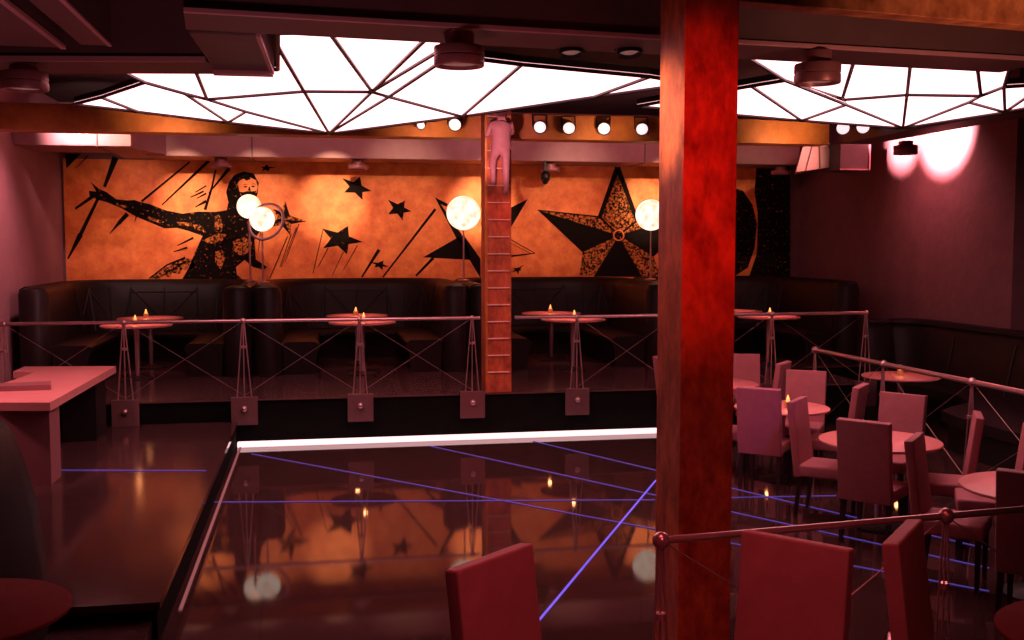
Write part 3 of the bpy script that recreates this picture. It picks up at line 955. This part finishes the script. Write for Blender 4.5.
for xc, d, lab in ((2.17, 3.70, 'dark red round table beside the tall chair edge, cut by the lower corner'), (-2.11, 3.94, 'dark red round table before the black booth end')):
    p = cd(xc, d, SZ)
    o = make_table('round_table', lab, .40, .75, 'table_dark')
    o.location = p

# ------------------------------------------------------------------ chairs (front faces local -Y)


def make_chair():
    root = empty('dining_chair', (0, 0, 0), 'chair', 'chair', group='upholstered high backed chairs')
    bm = B(); box(bm, (0, -.01, .42), (.43, .43, .105), bevel=.022, seg=3); link('seat', bm, M['chair'], root, True)
    bm = B(); vs = box(bm, (0, 0, .335), (.43, .065, .67), bevel=.011, seg=3)
    mt = Matrix.Translation((0, .205, .36)) @ Matrix.Rotation(R(-7), 4, 'X')
    bmesh.ops.transform(bm, matrix=mt, verts=bm.verts); link('backrest', bm, M['chair'], root, True)
    for sx in (-1, 1):
        for y, lean in ((-.19, 0), (.19, .035)):
            bm = B()
            a = [bm.verts.new((sx * .185 + dx * .02, y + dy * .02, .372)) for dx, dy in ((-1, -1), (1, -1), (1, 1), (-1, 1))]
            b_ = [bm.verts.new((sx * .19 + dx * .014, y + lean + dy * .014, 0)) for dx, dy in ((-1, -1), (1, -1), (1, 1), (-1, 1))]
            bm.faces.new(a); bm.faces.new(b_)
            for i in range(4):
                j = (i + 1) % 4
                bm.faces.new((a[i], a[j], b_[j], b_[i]))
            link('leg', bm, M['chair_leg'], root)
    return root


chp = make_chair()
used['ch'] = False


def chair(pb, face, label, z=0.0):
    """pb: where the backrest's top centre stands in plan; face: heading of the chair's front in degrees on the room's axes"""
    o = chp if not used['ch'] else copy_tree(chp)
    used['ch'] = True
    fv = Vector((math.cos(R(face)), math.sin(R(face)), 0))
    loc = Vector(pb) + fv * .27
    o.location = (loc.x, loc.y, z)
    o.rotation_euler = (0, 0, R(face + 90))
    o['label'] = label
    return o


chair(pd(744, 13.35), -104, 'pink chair facing out behind the table by the thick pillar')
chair(pd(661, 12.9), -5, 'chair edge peeping out before the thick copper pillar')
chair(pd(784, 12.4), 138, 'chair seen edge on between the first two dance floor tables')
chair(pd(761, 10.2), 50, 'violet tinted chair with its back turned, beside the copper pillar')
chair(pd(808, 11.6), 236, 'pink chair facing out behind the candle table')
chair(pd(705, 11.15), -20, 'chair mostly hidden behind the thick pillar, seat showing')
chair(pd(801, 9.45), -42, 'pink chair turned sideways with its seat showing, next to the violet backed chair')
chair(pd(868, 8.3), 41, 'dark backed chair turned away before the empty round table')
chair(pd(906, 9.8), 217, 'pink chair facing out behind the empty round table')
chair(pd(862, 10.4), 138, 'thin edge on chair between the candle table and the railing')
chair(pd(921, 7.6), -42, 'chair turned sideways with lit backrest at the near side of the empty round table')
chair(pd(981, 8.6), 149, 'edge on chair beside the railing post, past the empty round table')
chair(pd(1042, 6.4), 45, 'dark backed chair by the railing end, cut by the picture edge')
chair(pd(1033, 8.0), 149, 'sliver of a chair at the picture edge beyond the railing post')
chair(cd(-.065, 3.725), -48.7, 'red chair standing alone before the glossy dance floor', SZ)
chair(cd(1.075, 3.94), 221, 'large red chair under the near railing, before the thick pillar', SZ)
chair(cd(1.545, 4.06), -43, 'tall red chair edge under the near railing, beside the dark red table', SZ)

# ------------------------------------------------------------------ railings


def railing(label, pts, tops_z, bases, pipe_r, ball_r, spread, mode='floor', ends=(0, 0), braces=True, wall_y=None, cable_r=.0042, rod_r=.008):
    """pts: post points in plan; bases: height of the foot; mode: plates on a riser face or feet on the floor"""
    root = empty('railing', (pts[0][0], pts[0][1], bases[0]), label, 'railing')
    O = root.location.copy()
    T = [Vector((p[0], p[1], z)) - O for p, z in zip(pts, tops_z)]
    Bs = [Vector((p[0], p[1], z)) - O for p, z in zip(pts, bases)]
    d0 = (T[-1] - T[0]).normalized()
    bm = B(); tube(bm, T[0] - d0 * ends[0], T[-1] + d0 * ends[1], pipe_r, n=14); link('handrail', bm, M['steel'], root, True)
    side = Vector((d0.x, d0.y, 0)).normalized()
    for t, b in zip(T, Bs):
        bm = B()
        for k in (-1, 0, 1):
            tube(bm, t + side * k * .010, b + side * k * spread + Vector((0, 0, .03)), rod_r, n=8)
        mid = t.lerp(b, .33)
        post = link('post', bm, M['steel'], root, True)
        bm = B(); tube(bm, mid - Vector((0, 0, .014)), mid + Vector((0, 0, .014)), spread * .34 + rod_r, n=12); link('collar', bm, M['steel'], post, True)
        bm = B(); ball(bm, t, ball_r); link('ball_joint', bm, M['steel'], post, True)
        if mode == 'riser':
            bm = B(); box(bm, b + Vector((0, -.035, -.13)), (.31, .03, .34), bevel=.006); link('mounting_plate', bm, M['plate'], root)
            bm = B(); ball(bm, b + Vector((0, -.07, -.10)), .036); link('foot_ball', bm, M['steel'], post, True)
        else:
            bm = B(); tube(bm, b, b + Vector((0, 0, .012)), .12, n=20); ball(bm, b + Vector((0, 0, .035)), .035); link('foot_plate', bm, M['steel'], root, True)
    if braces:
        for i in range(len(T) - 1):
            bm = B()
            tube(bm, T[i], Bs[i + 1] + Vector((0, 0, .05)), cable_r, n=6)
            tube(bm, T[i + 1], Bs[i] + Vector((0, 0, .05)), cable_r, n=6)
            link('brace_cable', bm, M['cable'], root)
    return root


RZ = PZ + .95
YR = YE - .03


def rail_x(px):
    return at_y(px, 320, YR).x


L_px = [3, 123.5, 243, 359.5, 472]
railing('rear railing stretch along the platform before the two booths nearest the mauve wall', [(rail_x(p), YR) for p in L_px], [RZ] * 5, [PZ] * 5, .021, .036, .085, 'riser', (.9, .10), cable_r=.0023)
R_px = [577, 676, 772, 866]
railing('rear railing stretch from the slim pillar past the thick pillar', [(rail_x(p), YR) for p in R_px[:3]] + [(EDGE_X - .06, YR)], [RZ] * 4, [PZ] * 4, .021, .036, .085, 'riser', (.80, 0), cable_r=.0023)
pz = 1.06
q0, q2 = at_z(815, 350, pz), at_z(972, 382, pz)
dv = (q2 - q0) / 2
railing('slanting railing between the chairs and the curved sofa', [(q0.x + dv.x * k, q0.y + dv.y * k) for k in range(4)], [pz] * 4, [0] * 4, .027, .045, .10, 'floor', cable_r=.0028)
fz = SZ + .95
u0, u1 = at_z(661, 540.5, fz), at_z(946, 516, fz)
dv = u1 - u0
railing('near railing with a ball end in front of the thick copper pillar', [(u0.x, u0.y), (u1.x, u1.y), (u0.x + 2 * dv.x, u0.y + 2 * dv.y)], [fz] * 3, [SZ] * 3, .0155, .036, .05, 'floor', cable_r=.003, rod_r=.005)

# ------------------------------------------------------------------ desk
dz = SZ + .75
c1 = at_z(50, 402.5, dz); c2 = at_z(116, 366, dz)
v = Vector((c2.x - c1.x, c2.y - c1.y, 0)); dl = v.length; v.normalize()
n_ = Vector((-v.y, v.x, 0))
root = empty('desk', (c1.x, c1.y, SZ), 'long pinkish desk with a notched top on the side platform', 'desk')
O = root.location.copy()


def dp(a, b):
    p = Vector((c1.x, c1.y, 0)) + v * a + n_ * b
    return (p.x - O.x, p.y - O.y)


def pt_local(px, py):
    p = at_z(px, py, dz)
    return (p.x - O.x, p.y - O.y)


n0 = pt_local(49, 391); n1 = pt_local(14, 374)
out = [dp(0, 0), dp(dl, 0), dp(dl, .62), pt_local(33, 372), pt_local(-4, 388)]
bm = B(); prism(bm, [pt_local(*p) for p in ((50, 402.5), (116, 366), (24, 366.5), (13, 371.5), (34, 372.5), (0, 384.5), (-14, 389), (-22, 402.5))], dz - SZ - .075, dz - SZ)
link('desktop', bm, M['desk'], root)
bm = B()
prism(bm, [pt_local(*p) for p in ((51, 390), (51, 386), (-14, 389), (-16, 392))], dz - SZ, dz - SZ + .05); link('raised_ledge', bm, M['desk_base'], root)
bm = B(); prism(bm, [dp(.08, .03), dp(.42, .03), dp(.42, .50), dp(.08, .50)], 0, dz - SZ - .075); link('front_support', bm, M['desk_base'], root)
bm = B(); prism(bm, [dp(dl - .6, .1), dp(dl - .1, .1), dp(dl - .1, .45), dp(dl - .6, .45)], 0, dz - SZ - .075); link('rear_support', bm, M['black_metal'], root)

# ------------------------------------------------------------------ climbing figure


def skin_chain(name, verts, edges, radii, m, parent, sub=2, root=0):
    me = bpy.data.meshes.new(name)
    me.from_pydata(verts, edges, [])
    o = bpy.data.objects.new(name, me)
    COL.objects.link(o)
    sk = o.modifiers.new('skin', 'SKIN')
    sk.use_smooth_shade = True
    for i, r in enumerate(radii):
        me.skin_vertices[0].data[i].radius = (r, r) if not isinstance(r, tuple) else r
        me.skin_vertices[0].data[i].use_root = i == root
    su = o.modifiers.new('sub', 'SUBSURF'); su.levels = sub; su.render_levels = sub
    bpy.context.view_layer.update()
    hull_mesh(o)
    o.data.materials.append(m)
    for p in o.data.polygons:
        p.use_smooth = True
    o.parent = parent
    return o


fy = YE + .02 - .20
fz0 = at_y(503, 194, fy).z
fig0 = empty('climbing_figure', (at_y(501, 194, fy).x, fy, fz0), 'pinkish figure of a person in a suit climbing the slim rear pillar', 'statue')
s_ = .60
# metres for a full-size body, scaled by s_: seen from behind, +Y is towards the pillar
bv = [(0, 0, .92), (0, -.02, 1.12), (0, -.02, 1.32), (0, 0, 1.47), (0, .02, 1.56), (0, .02, 1.66),          # 0-5 pelvis, waist, chest, neck, head base, head
      (-.12, 0, .88), (-.15, .14, .62), (-.14, .05, .25), (-.14, .14, .22),                                # 6-9 raised leg
      (.10, 0, .86), (.11, .06, .46), (.11, .0, .06), (.11, .13, .02),                                     # 10-13 straight leg
      (-.20, 0, 1.40), (-.29, .04, 1.16), (-.20, .18, 1.34), (-.16, .20, 1.42),                            # 14-17 arm bent at the elbow
      (.20, 0, 1.40), (.25, .10, 1.22), (.16, .20, 1.44), (.15, .20, 1.52)]                                 # 18-21
be = [(0, 1), (1, 2), (2, 3), (3, 4), (4, 5), (0, 6), (6, 7), (7, 8), (8, 9), (0, 10), (10, 11), (11, 12), (12, 13), (2, 14), (14, 15), (15, 16), (16, 17), (2, 18), (18, 19), (19, 20), (20, 21)]
br = [.14, .13, (.16, .13), .065, .085, .095, .105, .075, .05, .04, .105, .078, .052, .04, .075, .055, .042, .035, .075, .055, .042, .035]
br = [tuple(x * s_ for x in r) if isinstance(r, tuple) else r * s_ for r in br]
skin_chain('body', [(x * s_, y * s_, z * s_) for x, y, z in bv], be, br, M['statue'], fig0)
# jacket hugging the torso
bm = B()
rows = [(.90, .215, .155), (1.0, .205, .15), (1.12, .19, .145), (1.28, .205, .15), (1.40, .205, .13), (1.46, .12, .09)]
lathe_rows = []
for z, a, b in rows:
    lathe_rows.append([bm.verts.new((a * s_ * math.cos(2 * PI * k / 24), (b * math.sin(2 * PI * k / 24) - .015) * s_, z * s_)) for k in range(24)])
for r0, r1 in zip(lathe_rows, lathe_rows[1:]):
    for k in range(24):
        bm.faces.new((r0[k], r0[(k + 1) % 24], r1[(k + 1) % 24], r1[k]))
link('jacket', bm, M['statue'], fig0, True)
bm = B(); ball(bm, (0, -.01 * s_, 1.655 * s_), .108 * s_, 18, 12, (1, 1.08, 1.0)); link('hair', bm, M['statue_hair'], fig0, True)
# hands with fingers hooked over a rung
for sx, hz in ((-.16, 1.43), (.15, 1.53)):
    hv = [(sx, .19, hz), (sx, .20, hz + .06)]
    he = [(0, 1)]
    hr = [.035, .036]
    for k, L in enumerate((.040, .046, .043, .034)):
        x = sx + (k - 1.5) * .021
        i = len(hv)
        hv += [(x, .205, hz + .10), (x, .245, hz + .10 + L * .5), (x, .27, hz + .09)]
        he += [(1, i), (i, i + 1), (i + 1, i + 2)]
        hr += [.010, .009, .008]
    i = len(hv); t = 1 if sx < 0 else -1
    hv += [(sx + t * .045, .215, hz + .05), (sx + t * .06, .245, hz + .08)]
    he += [(0, i), (i, i + 1)]
    hr += [.011, .009]
    skin_chain('hand', [(x * s_, y * s_, z * s_) for x, y, z in hv], he, [r * s_ for r in hr], M['statue_skin'], fig0, 1)

# ------------------------------------------------------------------ lights


def spot(loc, aim, energy, color, size=60, blend=.5, soft=.05):
    l = bpy.data.lights.new('spot', 'SPOT'); l.energy = energy; l.color = color; l.spot_size = R(size); l.spot_blend = blend; l.shadow_soft_size = soft
    o = bpy.data.objects.new('spot', l); COL.objects.link(o); o.location = loc
    o.rotation_euler = (Vector(aim) - Vector(loc)).to_track_quat('-Z', 'Y').to_euler()
    return o


def area(loc, aim, energy, color, sx=1.0, sy=1.0):
    l = bpy.data.lights.new('area', 'AREA'); l.energy = energy; l.color = color; l.shape = 'RECTANGLE'; l.size = sx; l.size_y = sy
    o = bpy.data.objects.new('area', l); COL.objects.link(o); o.location = loc
    o.rotation_euler = (Vector(aim) - Vector(loc)).to_track_quat('-Z', 'Y').to_euler()
    return o


# warm washers on the mural, hung behind the rear beam
for px, e, sz in ((150, 70, 34), (192, 560, 19), (262, 330, 20), (332, 760, 19), (400, 110, 34), (482, 950, 18), (560, 110, 34), (648, 800, 19), (735, 40, 36)):
    x = at_y(px, 200, YM).x
    spot((x, 14.35, 4.35), (x, YM, 3.06), e * 1.9, (1.0, .70, .42), sz, 1, .02)
    spot((x, 14.35, 4.35), (x, YM, 2.5), min(e, 130) * .8 + 75, (1.0, .52, .36), 32, 1, .02)
spot((-2.9, 17.35, 3.72), (-3.1, YM, 2.6), 30, (1, .55, .42), 120, 1, .05)  # added fill below the elbow for the mural end the duct shades
# plum wall pools
spot((8.0, 15.2, 4.1), (9.0, 15.2, 4.02), 1500, (1, .44, .46), 62, 1, .03)
spot((7.75, 14.08, 4.1), (9.0, 14.08, 4.1), 5200, (1, .44, .46), 68, 1, .03)
spot((7.9, 14.2, 4.05), (9.0, 14.2, 3.3), 110, (1, .30, .33), 110, 1, .05)
spot((tr.x, tr.y, 4.6), (tr.x, tr.y, .75), 120, (1, .34, .33), 14, .6, .03)  # unseen spot added to brighten the table at the curved sofa
# hot spot on the lit duct section
hx = at_y(75, 139, 15.9).x
spot((hx - .05, 15.25, 4.15), (hx + .05, 15.9, 4.02), 170, (1, .55, .52), 90, .8, .03)
# pink light along the long duct from the stage lamps' side
area((2.0, 15.2, 4.35), (2.0, 17.5, 4.02), 40, (1, .34, .38), 9.0, .2)
# red floods
spot((1.6, 2.2, 3.9), (pc.x, pc.y, 2.72), 430, (1, .022, .014), 33, 1, .1)
spot((1.6, 2.2, 3.9), (pc.x, pc.y, 1.0), 60, (1, .10, .05), 50, 1, .1)
spot((-.6, 6.6, 3.6), (pc.x, pc.y + .1, 3.12), 800, (1, .62, .30), 17, 1, .05)  # added warm spot that gilds the thick pillar's side face
spot((2.0, 9.5, 4.3), (2.24, 13.0, 2.0), 560, (1, .15, .10), 30, .8, .1)
# unseen pink spots added to brighten the rear tables
for x, _, _, _ in row:
    spot((x, 14.6, 4.5), (x, 15.35, PZ + .75), 400, (1, .36, .34), 18, .6, .03)
    spot((x, 15.9, 3.6), (x, 16.62, PZ + .75), 110, (1, .36, .34), 20, .6, .03)
# unseen pink spots added to lift the desk and the mauve wall
spot((-2.9, 9.4, 3.7), (-3.0, 10.8, .9), 330, (1, .34, .37), 62, .8, .1)
spot((-2.9, 14.5, 4.3), (XL, 15.0, 2.2), 260, (1, .42, .45), 80, 1, .1)
spot((-1.2, 11.8, 3.2), (XL, 14.6, 2.2), 160, (1, .40, .43), 70, 1, .1)
# dim red fill spots added over the near chairs
spot((1.0, 3.0, 4.4), (.9, 3.8, .9), 150, (1, .16, .17), 75, 1, .1)
spot((1.2, .6, 3.6), (1.0, 4.0, 1.0), 75, (1, .15, .16), 60, 1, .1)
# added warm spots stand in for the panels' glow on the rear beam
for px, e in ((170, 30), (430, 26), (600, 22), (785, 40)):
    x = at_y(px, 125, 13.6).x
    spot((x, 12.9, 3.66), (x, 13.6, 3.95), e, (1, .52, .26), 110, 1, .03)
spot((1.6, 10.6, 3.3), (fig0.location.x, fy, fz0 + .55), 240, (1, .42, .46), 24, .7, .05)  # unseen pink spot added to lift the climbing figure
# unseen low pinkish spot added to brighten the near ducts' undersides
spot((-.4, 4.8, .5), (-.2, 6.3, 3.7), 150, (1, .38, .42), 110, 1, .2)
spot((4.4, 4.0, 2.2), (4.1, 6.4, 3.9), 200, (1, .42, .28), 62, 1, .1)  # unseen warm spot added to brighten the near copper beam
# unseen violet spot added to tint one dance floor chair
spot((3.1, 4.6, 3.5), (pd(761, 10.2).x, pd(761, 10.2).y, .75), 170, (.30, .20, 1.0), 9, .8, .1)

w = bpy.data.worlds.new('world'); S.world = w
w.use_nodes = True
w.node_tree.nodes['Background'].inputs[0].default_value = (1.0, .38, .42, 1)
w.node_tree.nodes['Background'].inputs[1].default_value = .014

S.view_settings.view_transform = 'Standard'
S.view_settings.look = 'None'
S.view_settings.exposure = 0
S.view_settings.gamma = 1
S.view_settings.use_curve_mapping = False
